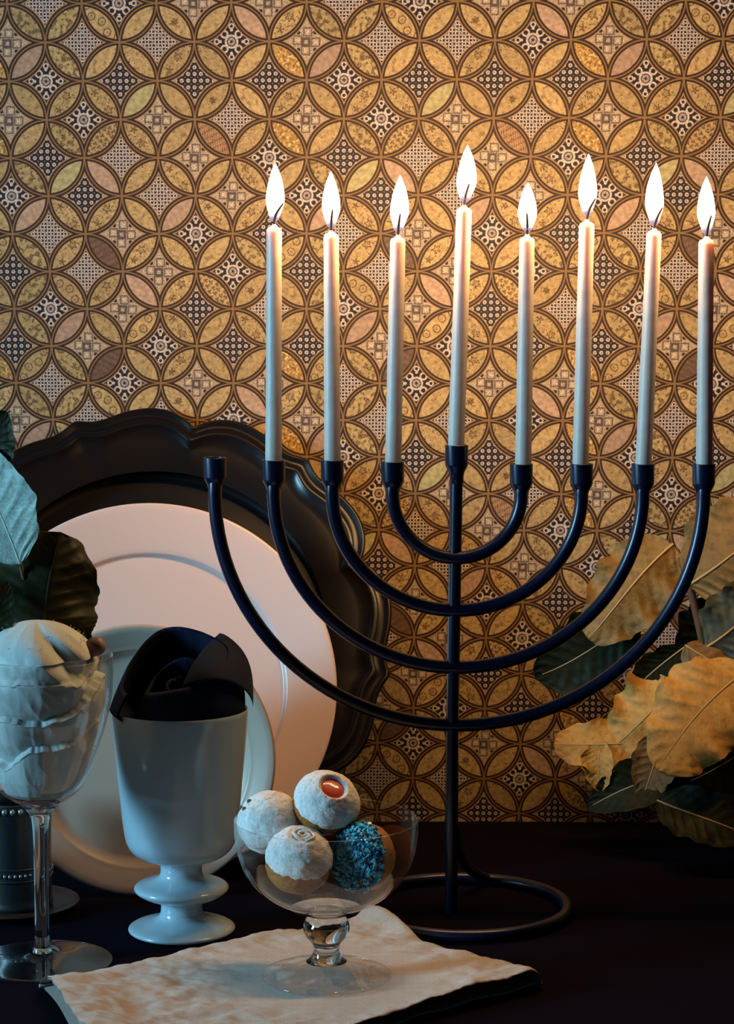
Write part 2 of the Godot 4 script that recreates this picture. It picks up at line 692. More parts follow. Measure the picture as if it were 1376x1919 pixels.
func table() -> void:
	var t := thing("table", "wooden table under the dark cloth against the patterned wall", "table", Vector3(0, -0.75, 0))
	var s := Shape.new()
	s.box(Vector3(-0.85, 0.715, -1.69), Vector3(0.85, 0.7475, -0.8))
	part("tabletop", s.mesh(false), mats.table_wood, t)
	for x in [-0.8, 0.74]:
		for z in [-1.66, -0.89]:
			s = Shape.new()
			s.box(Vector3(x, 0.0, z), Vector3(x + 0.06, 0.715, z + 0.06))
			part("leg", s.mesh(false), mats.table_wood, t)
	# cloth: a sheet over the top, falling over three edges
	s = Shape.new()
	var nz := FastNoiseLite.new()
	nz.seed = 5
	nz.frequency = 5.0
	var fn := func(a: float, b: float, lift: float):
		var x := -1.06 + 2.12 * a
		var z := -1.692 + 1.10 * b
		var y := 0.0
		var ex := maxf(absf(x) - 0.86, 0.0)
		var ez := maxf(z + 0.79, 0.0)
		y -= ex + ez
		x = clampf(x, -0.86, 0.86)
		z = minf(z, -0.79)
		var wr := 0.0007 * nz.get_noise_2d(x * 1.2, z * 3.0) - 0.0007
		if ex > 0.0:
			x += signf(x) * (0.012 * sin(z * 40.0) * minf(ex * 6.0, 1.0) + 0.012 + lift)
		if ez > 0.0:
			z += 0.012 * sin(x * 40.0) * minf(ez * 6.0, 1.0) + 0.012 + lift
		return Vector3(x, y + wr + lift, z)
	s.grid(150, 110, fn.bind(0.0))
	var top_count := s.v.size()
	s.grid(150, 110, fn.bind(-0.0016))
	var half := s.idx.size() / 2
	for i in range(half, s.idx.size(), 3):
		var tmp := s.idx[i + 1]
		s.idx[i + 1] = s.idx[i + 2]
		s.idx[i + 2] = tmp
	s.outward()
	var c := part("tablecloth", s.mesh(false), mats.table_cloth, self)
	tag(c, "dark plum and navy tablecloth covering the whole table", "tablecloth")


# ---------------------------------------------------------------- candelabrum and candles
func candelabrum() -> void:
	var at := Vector3(0.0556, 0.0000, -1.4430)
	var root := thing("menorah", "navy blue metal menorah with nine cups, nested curved arms and a wire ring base", "menorah", at)
	var zc := 0.0
	# stem
	var s := Shape.new()
	s.tube([Vector3(0, 0.0, 0), Vector3(0.0002, 0.12, 0), Vector3(0.0580, 0.2990, -1.4447) - at], [0.0042], 20)
	part("stem", s.mesh(), mats.navy_enamel, root)
	# U shaped arms: half width, height of the arm's lowest point, height of its ends
	var cups := [[Vector3(-0.0984, 0.2927, -1.4447), Vector3(0.2179, 0.2886, -1.4447), Vector3(0.0555, 0.1252, -1.4447)], [Vector3(-0.0604, 0.2910, -1.4447), Vector3(0.1785, 0.2893, -1.4447), Vector3(0.0554, 0.1634, -1.4447)], [Vector3(-0.0224, 0.2910, -1.4447), Vector3(0.1388, 0.2886, -1.4447), Vector3(0.0552, 0.2010, -1.4447)], [Vector3(0.0166, 0.2900, -1.4447), Vector3(0.0998, 0.2886, -1.4447), Vector3(0.0555, 0.2354, -1.4447)]]
	for c in cups:
		var l: Vector3 = c[0] - at
		var r: Vector3 = c[1] - at
		var b: Vector3 = c[2] - at
		var path := []
		var cx := (l.x + r.x) / 2.0
		var hw := (r.x - l.x) / 2.0
		var top := minf(l.y, r.y) - 0.012
		var depth := top - b.y
		var n := 56
		path.append(Vector3(l.x, l.y, zc))
		for i in n + 1:
			var a := PI + PI * i / n
			path.append(Vector3(cx + hw * cos(a), top + depth * sin(a), zc))
		path.append(Vector3(r.x, r.y, zc))
		s = Shape.new()
		s.tube(path, [0.0044], 14)
		part("arm", s.mesh(), mats.navy_enamel, root)
	# nine cups
	var cm := Shape.new()
	cm.lathe([Vector2(0, -0.017), Vector2(0.0046, -0.017), Vector2(0.0046, -0.012), Vector2(0.0052, -0.0095), Vector2(0.0070, -0.0060), Vector2(0.0074, -0.0045), Vector2(0.0075, 0.0076), Vector2(0.0073, 0.0080), Vector2(0.0066, 0.0080), Vector2(0.0064, 0.0076), Vector2(0.0064, -0.004), Vector2(0, -0.004)], 28)
	var cup_mesh := cm.mesh()
	for p in [Vector3(-0.0984, 0.2927, -1.4447), Vector3(-0.0604, 0.2910, -1.4447), Vector3(-0.0224, 0.2910, -1.4447), Vector3(0.0166, 0.2900, -1.4447), Vector3(0.0580, 0.3007, -1.4447), Vector3(0.0998, 0.2886, -1.4447), Vector3(0.1388, 0.2886, -1.4447), Vector3(0.1785, 0.2886, -1.4447), Vector3(0.2179, 0.2886, -1.4447)]:
		part("candle_cup", cup_mesh, mats.navy_enamel, root, Transform3D(Basis(), p - at))
	# base: ring of bent wire with an end that climbs behind the stem
	var ring_c := Vector3(0.0634, 0.0000, -1.4443) - at
	var ring := []
	for i in 80:
		var a := TAU * i / 80
		ring.append(ring_c + Vector3(0.0687 * cos(a), 0.0040, 0.0687 * sin(a)))
	s = Shape.new()
	s.tube(ring, [0.0040], 12, true)
	part("base_ring", s.mesh(), mats.navy_enamel, root)
	s = Shape.new()
	var br := spline([Vector3(0.001, 0.058, -0.001), Vector3(0.004, 0.042, -0.012), Vector3(0.010, 0.024, -0.034), Vector3(0.020, 0.010, -0.056), ring_c + Vector3(0.020, 0.004, -0.0657)], 24)
	s.tube(br, [0.0036], 10)
	part("base_strut", s.mesh(), mats.navy_enamel, root)


func flame_shape(h: float, w: float, lean: float) -> ArrayMesh:
	var s := Shape.new()
	var n := 26
	var pro := []
	for j in n + 1:
		var t := float(j) / n
		var r := 0.0
		if j > 0 and j < n:
			r = (0.42 + 0.58 * sm(0.0, 0.42, t)) * pow(sin(PI * (0.5 + 0.5 * pow(t, 1.7))), 0.92) * sm(0.0, 0.07, t)
		pro.append(Vector2(r * w * 0.5, t * h))
	s.lathe(pro, 24)
	for i in s.v.size():
		var t := s.v[i].y / h
		s.v[i].x += lean * sin(t * 2.4) * h
	return s.mesh()


func candles() -> void:
	# top and bottom of each candle, wick lean, flame height and width in metres
	var list := [
		[Vector3(-0.0594, 0.4482, -1.4447), Vector3(-0.0604, 0.2990, -1.4447), 0.30, 0.0385, 0.0128, 0.02, "first lit white taper from the left, standing next to the empty cup"],
		[Vector3(-0.0229, 0.4442, -1.4447), Vector3(-0.0224, 0.2990, -1.4447), 0.05, 0.0370, 0.0125, 0.0, "second lit white taper from the left, straight with a dark upright wick"],
		[Vector3(0.0198, 0.4415, -1.4447), Vector3(0.0169, 0.2976, -1.4447), 0.05, 0.0375, 0.0128, 0.02, "third lit white taper from the left, leaning slightly right beside the raised centre one"],
		[Vector3(0.0621, 0.4604, -1.4447), Vector3(0.0576, 0.3080, -1.4447), 0.12, 0.0375, 0.0138, 0.03, "tallest lit white taper, in the raised cup on the central stem"],
		[Vector3(0.1024, 0.4418, -1.4447), Vector3(0.1011, 0.2959, -1.4447), -0.04, 0.0325, 0.0130, 0.0, "lit white taper just right of the central stem with the shortest flame"],
		[Vector3(0.1406, 0.4513, -1.4447), Vector3(0.1380, 0.2966, -1.4447), 0.22, 0.0410, 0.0128, 0.0, "long lit white taper in the third cup from the right, higher than both its neighbours"],
		[Vector3(0.1837, 0.4455, -1.4447), Vector3(0.1788, 0.2966, -1.4447), 0.18, 0.0410, 0.0128, -0.02, "lit white taper in the second cup from the right, the one that leans most"],
		[Vector3(0.2172, 0.4405, -1.4447), Vector3(0.2181, 0.2966, -1.4447), 0.10, 0.0375, 0.0125, -0.01, "lit white taper in the outermost right cup with a greyish shaded side"]]
	var rng := RandomNumberGenerator.new()
	rng.seed = 7
	for c in list:
		var top: Vector3 = c[0]
		var bot: Vector3 = c[1]
		var up := (top - bot).normalized()
		bot -= up * 0.010
		var length := (top - bot).length()
		var t := thing("taper_candle", c[6], "candle", bot, "lit candles in the menorah")
		var x := Vector3.RIGHT - up * up.x
		x = x.normalized()
		var basis := Basis(x, up, x.cross(up))
		t.basis = basis
		var s := Shape.new()
		var pro := [Vector2(0, 0), Vector2(0.0052, 0), Vector2(0.0053, 0.001)]
		for k in 26:
			var h := 0.004 + (length - 0.0075) * k / 25.0
			pro.append(Vector2(0.0053 - 0.0004 * k / 25.0 + rng.randf_range(-0.00008, 0.00008), h))
		pro.append_array([Vector2(0.0047, length - 0.0015), Vector2(0.0038, length - 0.0004), Vector2(0.0022, length + 0.0002), Vector2(0.0011, length + 0.0016), Vector2(0.0007, length + 0.0034), Vector2(0, length + 0.0036)])
		s.lathe(pro, 26)
		for i in s.v.size():
			var p := s.v[i]
			var wob := 1.0 + 0.03 * noise.get_noise_3d(p.x * 900 + top.x * 5000, p.y * 260, p.z * 900)
			s.v[i] = Vector3(p.x * wob, p.y, p.z * wob)
		part("wax_body", s.mesh(), mats.wax, t)
		# wick bends and its tip leaves the flame's lower front
		var wl: float = c[2]
		s = Shape.new()
		s.tube(spline([Vector3(0, length + 0.002, 0), Vector3(wl * 0.002, length + 0.006, 0.0026), Vector3(wl * 0.008, length + 0.010, 0.0050), Vector3(wl * 0.020, length + 0.0150, 0.0068)], 10), [0.0010, 0.0010, 0.0010, 0.0009, 0.0009, 0.0008, 0.0008, 0.0007, 0.0006, 0.0005], 8)
		part("wick", s.mesh(), mats.wick, t)
		var fh: float = c[3]
		part("flame", flame_shape(fh, c[4], c[5]), mats.flame, t, Transform3D(Basis(), Vector3(0, length + 0.0025, 0)))
		var l := OmniLight3D.new()
		l.name = "candle_flame_light"
		l.light_color = Color(1.0, 0.57, 0.23).linear_to_srgb()
		l.light_energy = FLAME_ENERGY
		l.light_size = 0.005
		l.omni_range = 8.0
		l.omni_attenuation = 2.0
		l.shadow_enabled = true
		l.position = Vector3(c[5] * 0.9 * fh, length + 0.0025 + fh * 0.45, 0)
		t.add_child(l, true)


# ---------------------------------------------------------------- plates
func leaning(at: Vector3, lean_deg: float) -> Transform3D:
	# a disc's frame: local y is its face normal, pointing to the camera and up; at is where its lowest edge rests
	var a := deg_to_rad(lean_deg)
	var n := Vector3(0, sin(a), cos(a))
	var up := Vector3(0, cos(a), -sin(a))
	return Transform3D(Basis(Vector3.RIGHT, n, Vector3.RIGHT.cross(n)), at)


func plates() -> void:
	# charger with a scalloped, moulded rim
	var R := 0.1765
	var lean := 26.2
	var xf := leaning(Vector3(-0.159, 0.0, -1.534), lean)
	var up := Vector3(0, cos(deg_to_rad(lean)), -sin(deg_to_rad(lean)))
	var centre := up * (R * 1.0)
	var t := thing("charger_plate", "dark pewter charger with a scalloped moulded rim leaning on the wall behind the plates", "plate", xf.origin)
	var outline := func(a: float) -> float:
		# six brace shaped scallops, cusps at 80 degrees + k * 60
		var d := fposmod(rad_to_deg(a) - 80.0 + 30.0, 60.0) - 30.0
		var ad := absf(d)
		var r := 1.0
		r -= 0.062 * exp(-pow(ad / 4.2, 1.3))
		r += 0.012 * exp(-pow((ad - 11.0) / 6.0, 2))
		r -= 0.018 * exp(-pow((ad - 24.0) / 4.5, 2))
		r += 0.012 * exp(-pow((ad - 30.0) / 2.2, 2))
		return r
	# (share of outline, radius when round, blend, height towards the viewer)
	var pro := [[0.0, 0.0, 0.0, -0.022], [0.0, 0.55, 0.0, -0.022], [0.0, 0.72, 0.0, -0.0215], [0.0, 0.765, 0.0, -0.019], [0.0, 0.795, 0.05, -0.010], [0.0, 0.815, 0.1, -0.0065], [0.86, 0.86, 0.55, -0.004], [0.90, 0.90, 1.0, -0.0025], [0.918, 0.918, 1.0, 0.0005], [0.930, 0.930, 1.0, 0.0018], [0.942, 0.942, 1.0, 0.0008], [0.955, 0.955, 1.0, -0.0005], [0.972, 0.972, 1.0, -0.0002], [0.985, 0.985, 1.0, 0.0016], [0.994, 0.994, 1.0, 0.0016], [1.0, 1.0, 1.0, 0.0], [0.995, 0.995, 1.0, -0.0018], [0.95, 0.95, 1.0, -0.0038], [0.86, 0.86, 0.4, -0.0065], [0.0, 0.81, 0.0, -0.0105], [0.0, 0.77, 0.0, -0.0215], [0.0, 0.72, 0.0, -0.0245], [0.0, 0.0, 0.0, -0.0245]]
	var s := Shape.new()
	var n := pro.size()
	var seg := 360
	for i in seg:
		var a := TAU * i / seg
		var o: float = outline.call(a)
		for p in pro:
			var r: float = lerpf(p[1], p[0] * o, p[2]) * R
			if p[2] == 0.0:
				r = p[1] * R
			s.v.append(Vector3(r * cos(a), p[3], -r * sin(a)))
			s.uv.append(Vector2(0, 0))
	for i in seg:
		for j in n - 1:
			var q0 := i * n + j
			var q1 := ((i + 1) % seg) * n + j
			s.idx.append_array([q0, q1, q1 + 1, q0, q1 + 1, q0 + 1])
	part("plate_body", s.mesh(), mats.dark_pewter, t, Transform3D(xf.basis, centre))

	# dinner plate and salad plate: same turned profile
	var prof := func(R2: float, well: float, deep: float, ledge: float) -> Array:
		return [Vector2(0, -deep), Vector2(well * 0.6, -deep + 0.0001), Vector2(well - ledge, -deep + 0.0005), Vector2(well - ledge * 0.45, -deep * 0.62), Vector2(well - ledge * 0.1, -0.0008), Vector2(well * 1.012, 0.0004), Vector2(well * 1.05, 0.0010), Vector2(R2 - 0.006, 0.0060), Vector2(R2 - 0.002, 0.0066), Vector2(R2 - 0.0004, 0.0062), Vector2(R2, 0.0052), Vector2(R2 - 0.0006, 0.0042), Vector2(R2 - 0.004, 0.0032), Vector2(well * 1.06, -0.0030), Vector2(well * 0.98, -deep - 0.0040), Vector2(well * 0.92, -deep - 0.0055), Vector2(well * 0.90, -deep - 0.0040), Vector2(0, -deep - 0.0037)]
	lean = 21.0
	xf = leaning(Vector3(-0.1566, 0.0, -1.512), lean)
	up = Vector3(0, cos(deg_to_rad(lean)), -sin(deg_to_rad(lean)))
	t = thing("dinner_plate", "large pale pinkish white dinner plate leaning in front of the dark charger", "plate", xf.origin, "white plates")
	s = Shape.new()
	s.lathe(prof.call(0.1355, 0.0995, 0.0042, 0.0028), 160)
	part("plate_body", s.mesh(), mats.porcelain, t, Transform3D(xf.basis, up * 0.1355))
	lean = 4.0
	xf = leaning(Vector3(-0.1537, 0.0, -1.487), lean)
	up = Vector3(0, cos(deg_to_rad(lean)), -sin(deg_to_rad(lean)))
	t = thing("salad_plate", "smaller greyish white plate leaning in front of the large one, behind the goblet", "plate", xf.origin, "white plates")
	s = Shape.new()
	s.lathe(prof.call(0.0920, 0.0745, 0.0062, 0.0075), 140)
	part("plate_body", s.mesh(), mats.porcelain_grey, t, Transform3D(xf.basis, up * 0.0920))


# ---------------------------------------------------------------- goblet with a rolled dark napkin
func goblet() -> void:
	var at := Vector3(-0.1186, 0.0000, -1.3994)
	var t := thing("porcelain_goblet", "pale glazed porcelain goblet with a collared stem standing before the plates", "goblet", at)
	var s := Shape.new()
	var outer := smooth([Vector2(0.010, 0.0452), Vector2(0.0135, 0.0458), Vector2(0.0260, 0.0490), Vector2(0.0330, 0.0545), Vector2(0.0362, 0.0630), Vector2(0.0392, 0.096), Vector2(0.0416, 0.122), Vector2(0.0432, 0.1435)], 2)
	var inner := smooth([Vector2(0.0428, 0.1450), Vector2(0.0416, 0.1440), Vector2(0.0404, 0.122), Vector2(0.0376, 0.092), Vector2(0.0345, 0.064), Vector2(0.024, 0.053), Vector2(0, 0.051)], 2)
	s.lathe([Vector2(0, 0.0452)] + outer + inner, 96)
	part("bowl", s.mesh(), mats.goblet_glaze, t)
	s = Shape.new()
	s.lathe([Vector2(0, 0.0462)] + smooth([Vector2(0.0150, 0.0462), Vector2(0.0134, 0.0440), Vector2(0.0130, 0.0400), Vector2(0.0140, 0.0360), Vector2(0.0215, 0.0330), Vector2(0.0285, 0.0312), Vector2(0.0306, 0.0288), Vector2(0.0290, 0.0262), Vector2(0.0220, 0.0225), Vector2(0.0140, 0.0205), Vector2(0.0130, 0.0175), Vector2(0.0134, 0.0125), Vector2(0.0150, 0.0100)], 2) + [Vector2(0, 0.0095)], 80)
	part("stem", s.mesh(), mats.goblet_glaze, t)
	s = Shape.new()
	s.lathe([Vector2(0, 0.0115)] + smooth([Vector2(0.0134, 0.0125), Vector2(0.0160, 0.0090), Vector2(0.0250, 0.0062), Vector2(0.0320, 0.0045), Vector2(0.0345, 0.0028), Vector2(0.0335, 0.0008), Vector2(0.0300, 0.0)], 2) + [Vector2(0, 0.0008)], 80)
	part("foot", s.mesh(), mats.goblet_glaze, t)

	# napkin rolled like a rose: one ribbon that winds inwards, its crown folded over at the back
	var nb := at + Vector3(0, 0.128, 0)
	var napkin := thing("rolled_napkin", "dark navy napkin rolled into a rose shape and tucked in the porcelain goblet", "napkin", nb)
	var turns := 2.35
	var ribbon := func(a: float, b: float) -> Vector3:
		# a runs along the roll from outside in, b round the ribbon's closed section (outer face up, inner face down)
		var th := 2.5 + a * turns * TAU
		var h := b * 2.0 if b < 0.5 else (1.0 - b) * 2.0
		var face := 1.0 if b < 0.5 else -1.0
		var rad := lerpf(0.0395, 0.005, pow(a, 0.80))
		var back := -sin(th)
		var high := tanh((back * 0.9 + cos(th) * 0.62) * 1.4)
		var hh := lerpf(0.051 + 0.018 * high, 0.034 + 0.008 * back, sm(0.0, 0.75, a))
		hh += 0.004 * sin(th * 1.7 + 1.0)
		var y := -0.035 * (1.0 - h) + hh * h
		# bellies out over the rim, then leans in at the crown
		var bulge := (0.0078 + 0.0030 * maxf(cos(th), 0.0)) * sin(PI * clampf((h - 0.25) / 0.75, 0, 1)) * (1.0 - 0.6 * a) + 0.003 * maxf(cos(th), 0.0) * sm(0.2, 0.6, h) * (1.0 - a) - 0.001 * sm(0.75, 1.0, h) * (1.0 - a)
		var inside := clampf((0.018 - y) / 0.008, 0, 1)
		var r := rad + bulge
		r = lerpf(r, minf(r, 0.0362), inside)
		r += 0.0016 * noise.get_noise_3d(th * 22.0, h * 40.0, a * 30.0)
		r += face * 0.0009 * (1.0 - 0.9 * exp(-pow((1.0 - h) / 0.02, 2)))
		var p := Vector3(cos(th) * r, y, sin(th) * r)
		# the whole roll tips a little towards the viewer
		return p + Vector3(0.002, 0, 0.010) * clampf(y / 0.05, 0, 1)
	s = Shape.new()
	s.grid(260, 64, ribbon, false, true)
	part("napkin_cloth", s.mesh(), mats.navy_linen, napkin)
	# wide cuff folded over at the right
	var cuff := func(a: float, b: float) -> Vector3:
		var q := b * 2.0 if b < 0.5 else (1.0 - b) * 2.0
		var face := 1.0 if b < 0.5 else -1.0
		var c: Vector3 = (Vector3(-0.0946, 0.1892, -1.4240)).bezier_interpolate(Vector3(-0.1005, 0.1853, -1.4100), Vector3(-0.1076, 0.1818, -1.3860), Vector3(-0.1141, 0.1657, -1.3740), a)
		var e: Vector3 = (Vector3(-0.0728, 0.1436, -1.4080)).bezier_interpolate(Vector3(-0.0714, 0.1609, -1.3820), Vector3(-0.0865, 0.1766, -1.3580), Vector3(-0.1146, 0.1641, -1.3720), a)
		var p := c.lerp(e, q)
		p += Vector3(0.0085 - 0.0045 * a, 0.0045, 0.0035 + 0.004 * a) * sin(PI * pow(q, 0.85)) * (1.0 - a * a)
		p += Vector3(0.3, 0.5, 0.8) * 0.0010 * face * (1.0 - exp(-pow(minf(q, 1.0 - q) / 0.03, 2)))
		return p - nb
	s = Shape.new()
	s.grid(50, 60, cuff, false, true)
	part("napkin_cuff", s.mesh(), mats.navy_linen, napkin)
	# drape that fills the bowl and hangs forward over the rim on the left
	var drape := func(a: float, b: float) -> Vector3:
		var th := a * TAU
		var h := b
		var r := lerpf(0.0395, 0.0, pow(h, 1.6))
		var y := -0.004 + 0.018 * sin(h * PI * 0.5) + 0.006 * sin(th * 3.0 + 1.0) * (1 - h)
		var front := maxf(sin(th), 0.0)
		y += 0.010 * front * (1.0 - h) * h * 3.0
		return Vector3(cos(th) * r, y + 0.0025 * noise.get_noise_3d(cos(th) * 30, h * 50, sin(th) * 30), sin(th) * r)
	s = Shape.new()
	s.grid(90, 24, drape, true)
	s.grid(90, 3, func(a: float, b: float): return drape.call(a, 0.0) * Vector3(1.0 - b * 0.999, 1, 1.0 - b * 0.999) - Vector3(0, 0.02 * minf(b * 2.0, 1.0), 0), true)
	part("napkin_fold", s.mesh(false), mats.navy_linen, napkin)


# ---------------------------------------------------------------- wine glass, its napkin and the sprig
const WINE := [Vector2(0.0060, 0.0965), Vector2(0.0153, 0.1005), Vector2(0.0248, 0.1075), Vector2(0.0297, 0.1160), Vector2(0.0379, 0.1385), Vector2(0.0437, 0.1600), Vector2(0.0452, 0.1780), Vector2(0.0450, 0.1895)]


func wine_radius(y: float) -> float:
	for i in WINE.size() - 1:
		if y <= WINE[i + 1].y:
			return lerpf(WINE[i].x, WINE[i + 1].x, clampf((y - WINE[i].y) / (WINE[i + 1].y - WINE[i].y), 0, 1))
	return WINE[-1].x


func wine_glass() -> void:
	var at := Vector3(-0.1984, 0.0000, -1.3343)
	var t := thing("wine_glass", "clear stemmed wine glass at the left with a pale napkin stuffed in its bowl", "wine glass", at)
	var s := Shape.new()
	var outer := smooth(WINE, 2)
	var wall := []
	for p in outer:
		wall.append(p)
	wall.append(Vector2(0.0447, 0.1899))
	for i in range(outer.size() - 1, 0, -1):
		wall.append(outer[i] + Vector2(-0.0009, 0.0))
	wall.append(Vector2(0, 0.0985))
	s.lathe([Vector2(0, 0.0965)] + wall, 96)
	part("bowl", s.mesh(), mats.thin_glass, t)
	# solid: foot of the bowl, stem
	s = Shape.new()
	s.lathe([Vector2(0, 0.0984)] + smooth([Vector2(0.0080, 0.0984), Vector2(0.0125, 0.0996), Vector2(0.0122, 0.0986), Vector2(0.0075, 0.0945), Vector2(0.0050, 0.0880), Vector2(0.0044, 0.0700), Vector2(0.0044, 0.0250), Vector2(0.0046, 0.0120), Vector2(0.0062, 0.0068)], 2) + [Vector2(0, 0.0060)], 48)
	part("stem", s.mesh(), mats.solid_glass, t)
	s = Shape.new()
	s.lathe([Vector2(0, 0.0062)] + smooth([Vector2(0.0075, 0.0060), Vector2(0.0110, 0.0042), Vector2(0.0250, 0.0026), Vector2(0.0410, 0.0018), Vector2(0.0428, 0.0012), Vector2(0.0424, 0.0004), Vector2(0.0380, 0.0001)], 2) + [Vector2(0, 0.0001)], 80)
	part("foot", s.mesh(), mats.thin_glass, t)

	# crumpled napkin inside: stacked lips of cloth, a dome above the rim
	var n := thing("pale_napkin", "pale crumpled napkin with frayed edges stuffed inside the wine glass", "napkin", at + Vector3(0, 0.105, 0))
	var nz := FastNoiseLite.new()
	nz.seed = 31
	nz.frequency = 1.0
	nz.fractal_octaves = 2
	nz.fractal_type = FastNoiseLite.FRACTAL_RIDGED
	var nz2 := FastNoiseLite.new()
	nz2.seed = 12
	nz2.frequency = 1.0
	var shape := func(a: float, b: float) -> Vector3:
		var th := a * TAU
		var y := lerpf(0.1045, 0.2115, b)
		var c := Vector3(cos(th), 0, sin(th))
		var r := wine_radius(y) - 0.0022
		if y > 0.178:
			var k := clampf((y - 0.178) / 0.0335, 0, 1)
			r = 0.0425 * sqrt(maxf(1.0 - k * k, 0.0))
		# lips: cloth edges that overlap
		var e1 := 0.1655 - 0.013 * sin(th * 1.0 - 0.6) + 0.004 * sin(th * 3.0 + 0.4)
		var e2 := 0.138 + 0.014 * sin(th * 1.0 + 1.9) + 0.003 * sin(th * 5.0)
		var e3 := 0.1885 + 0.011 * sin(th * 1.0 + 3.4)
		var hems := [e1, e2, e3]
		for k in 3:
			var wob := nz2.get_noise_3d(cos(th) * 0.75, sin(th) * 0.75, k * 5.0)
			var d: float = y - hems[k] - 0.009 * wob
			var strength: float = 0.35 + 0.9 * sm(-0.5, 0.6, sin(th * 1.0 + [1.2, -0.8, 2.4][k]))
			if d > 0.0:
				r -= 0.0060 * strength * exp(-d / 0.012) * sm(0.0, 0.0040, d)
			else:
				r -= 0.0025 * exp(d / 0.004) * 0.3
		var q := c * 0.045 + Vector3(0, y, 0)
		var f := nz.get_noise_3d(q.x * 19.0 + y * 16.0, q.y * 15.0, q.z * 19.0)
		r -= 0.0030 * (0.5 - 0.5 * f) * clampf(r / 0.02, 0, 1)
		r -= 0.0010 * (0.5 + 0.5 * nz2.get_noise_3d(q.x * 60.0, q.y * 30.0, q.z * 60.0)) * clampf(r / 0.02, 0, 1)
		if y > 0.172:
			for w in [0.6, 2.2, 4.1]:
				var dd := fposmod(th - w - (y - 0.178) * 26.0 + PI, TAU) - PI
				r *= 1.0 - 0.20 * exp(-pow(dd / 0.22, 2)) * sm(0.172, 0.185, y) + 0.05 * exp(-pow((dd - 0.5) / 0.3, 2)) * sm(0.172, 0.185, y)
		if b == 0.0 or b == 1.0:
			r = 0.0
		return c * maxf(r, 0.0) + Vector3(0.004 * sin(b * 3.0) * (1.0 if y > 0.19 else 0.0), y - 0.105, 0)
	s = Shape.new()
	s.grid(300, 320, shape, true)
	part("napkin_cloth", s.mesh(), mats.pale_linen, n)
	# frayed threads along the top hem
	s = Shape.new()
	var rng := RandomNumberGenerator.new()
	rng.seed = 3
	for k in 150:
		var th := rng.randf() * TAU
		var rr := rng.randf_range(0.010, 0.031)
		var y0 := 0.073 + 0.0335 * sqrt(1.0 - pow(rr / 0.0425, 2)) - 0.004
		var p0 := Vector3(cos(th) * rr, y0, sin(th) * rr)
		var d := Vector3(cos(th) * 0.5 + rng.randf_range(-0.6, 0.6), rng.randf_range(0.5, 1.2), sin(th) * 0.5 + rng.randf_range(-0.6, 0.6)) * rng.randf_range(0.0015, 0.0035)
		s.tube([p0, p0 + d * 0.6 + Vector3(0.0006, 0, 0.0004), p0 + d], [0.00022, 0.00018, 0.0001], 4)
	var fr := part("frayed_threads", s.mesh(false), mats.pale_linen, n)
	fr.set_meta("kind", "stuff")


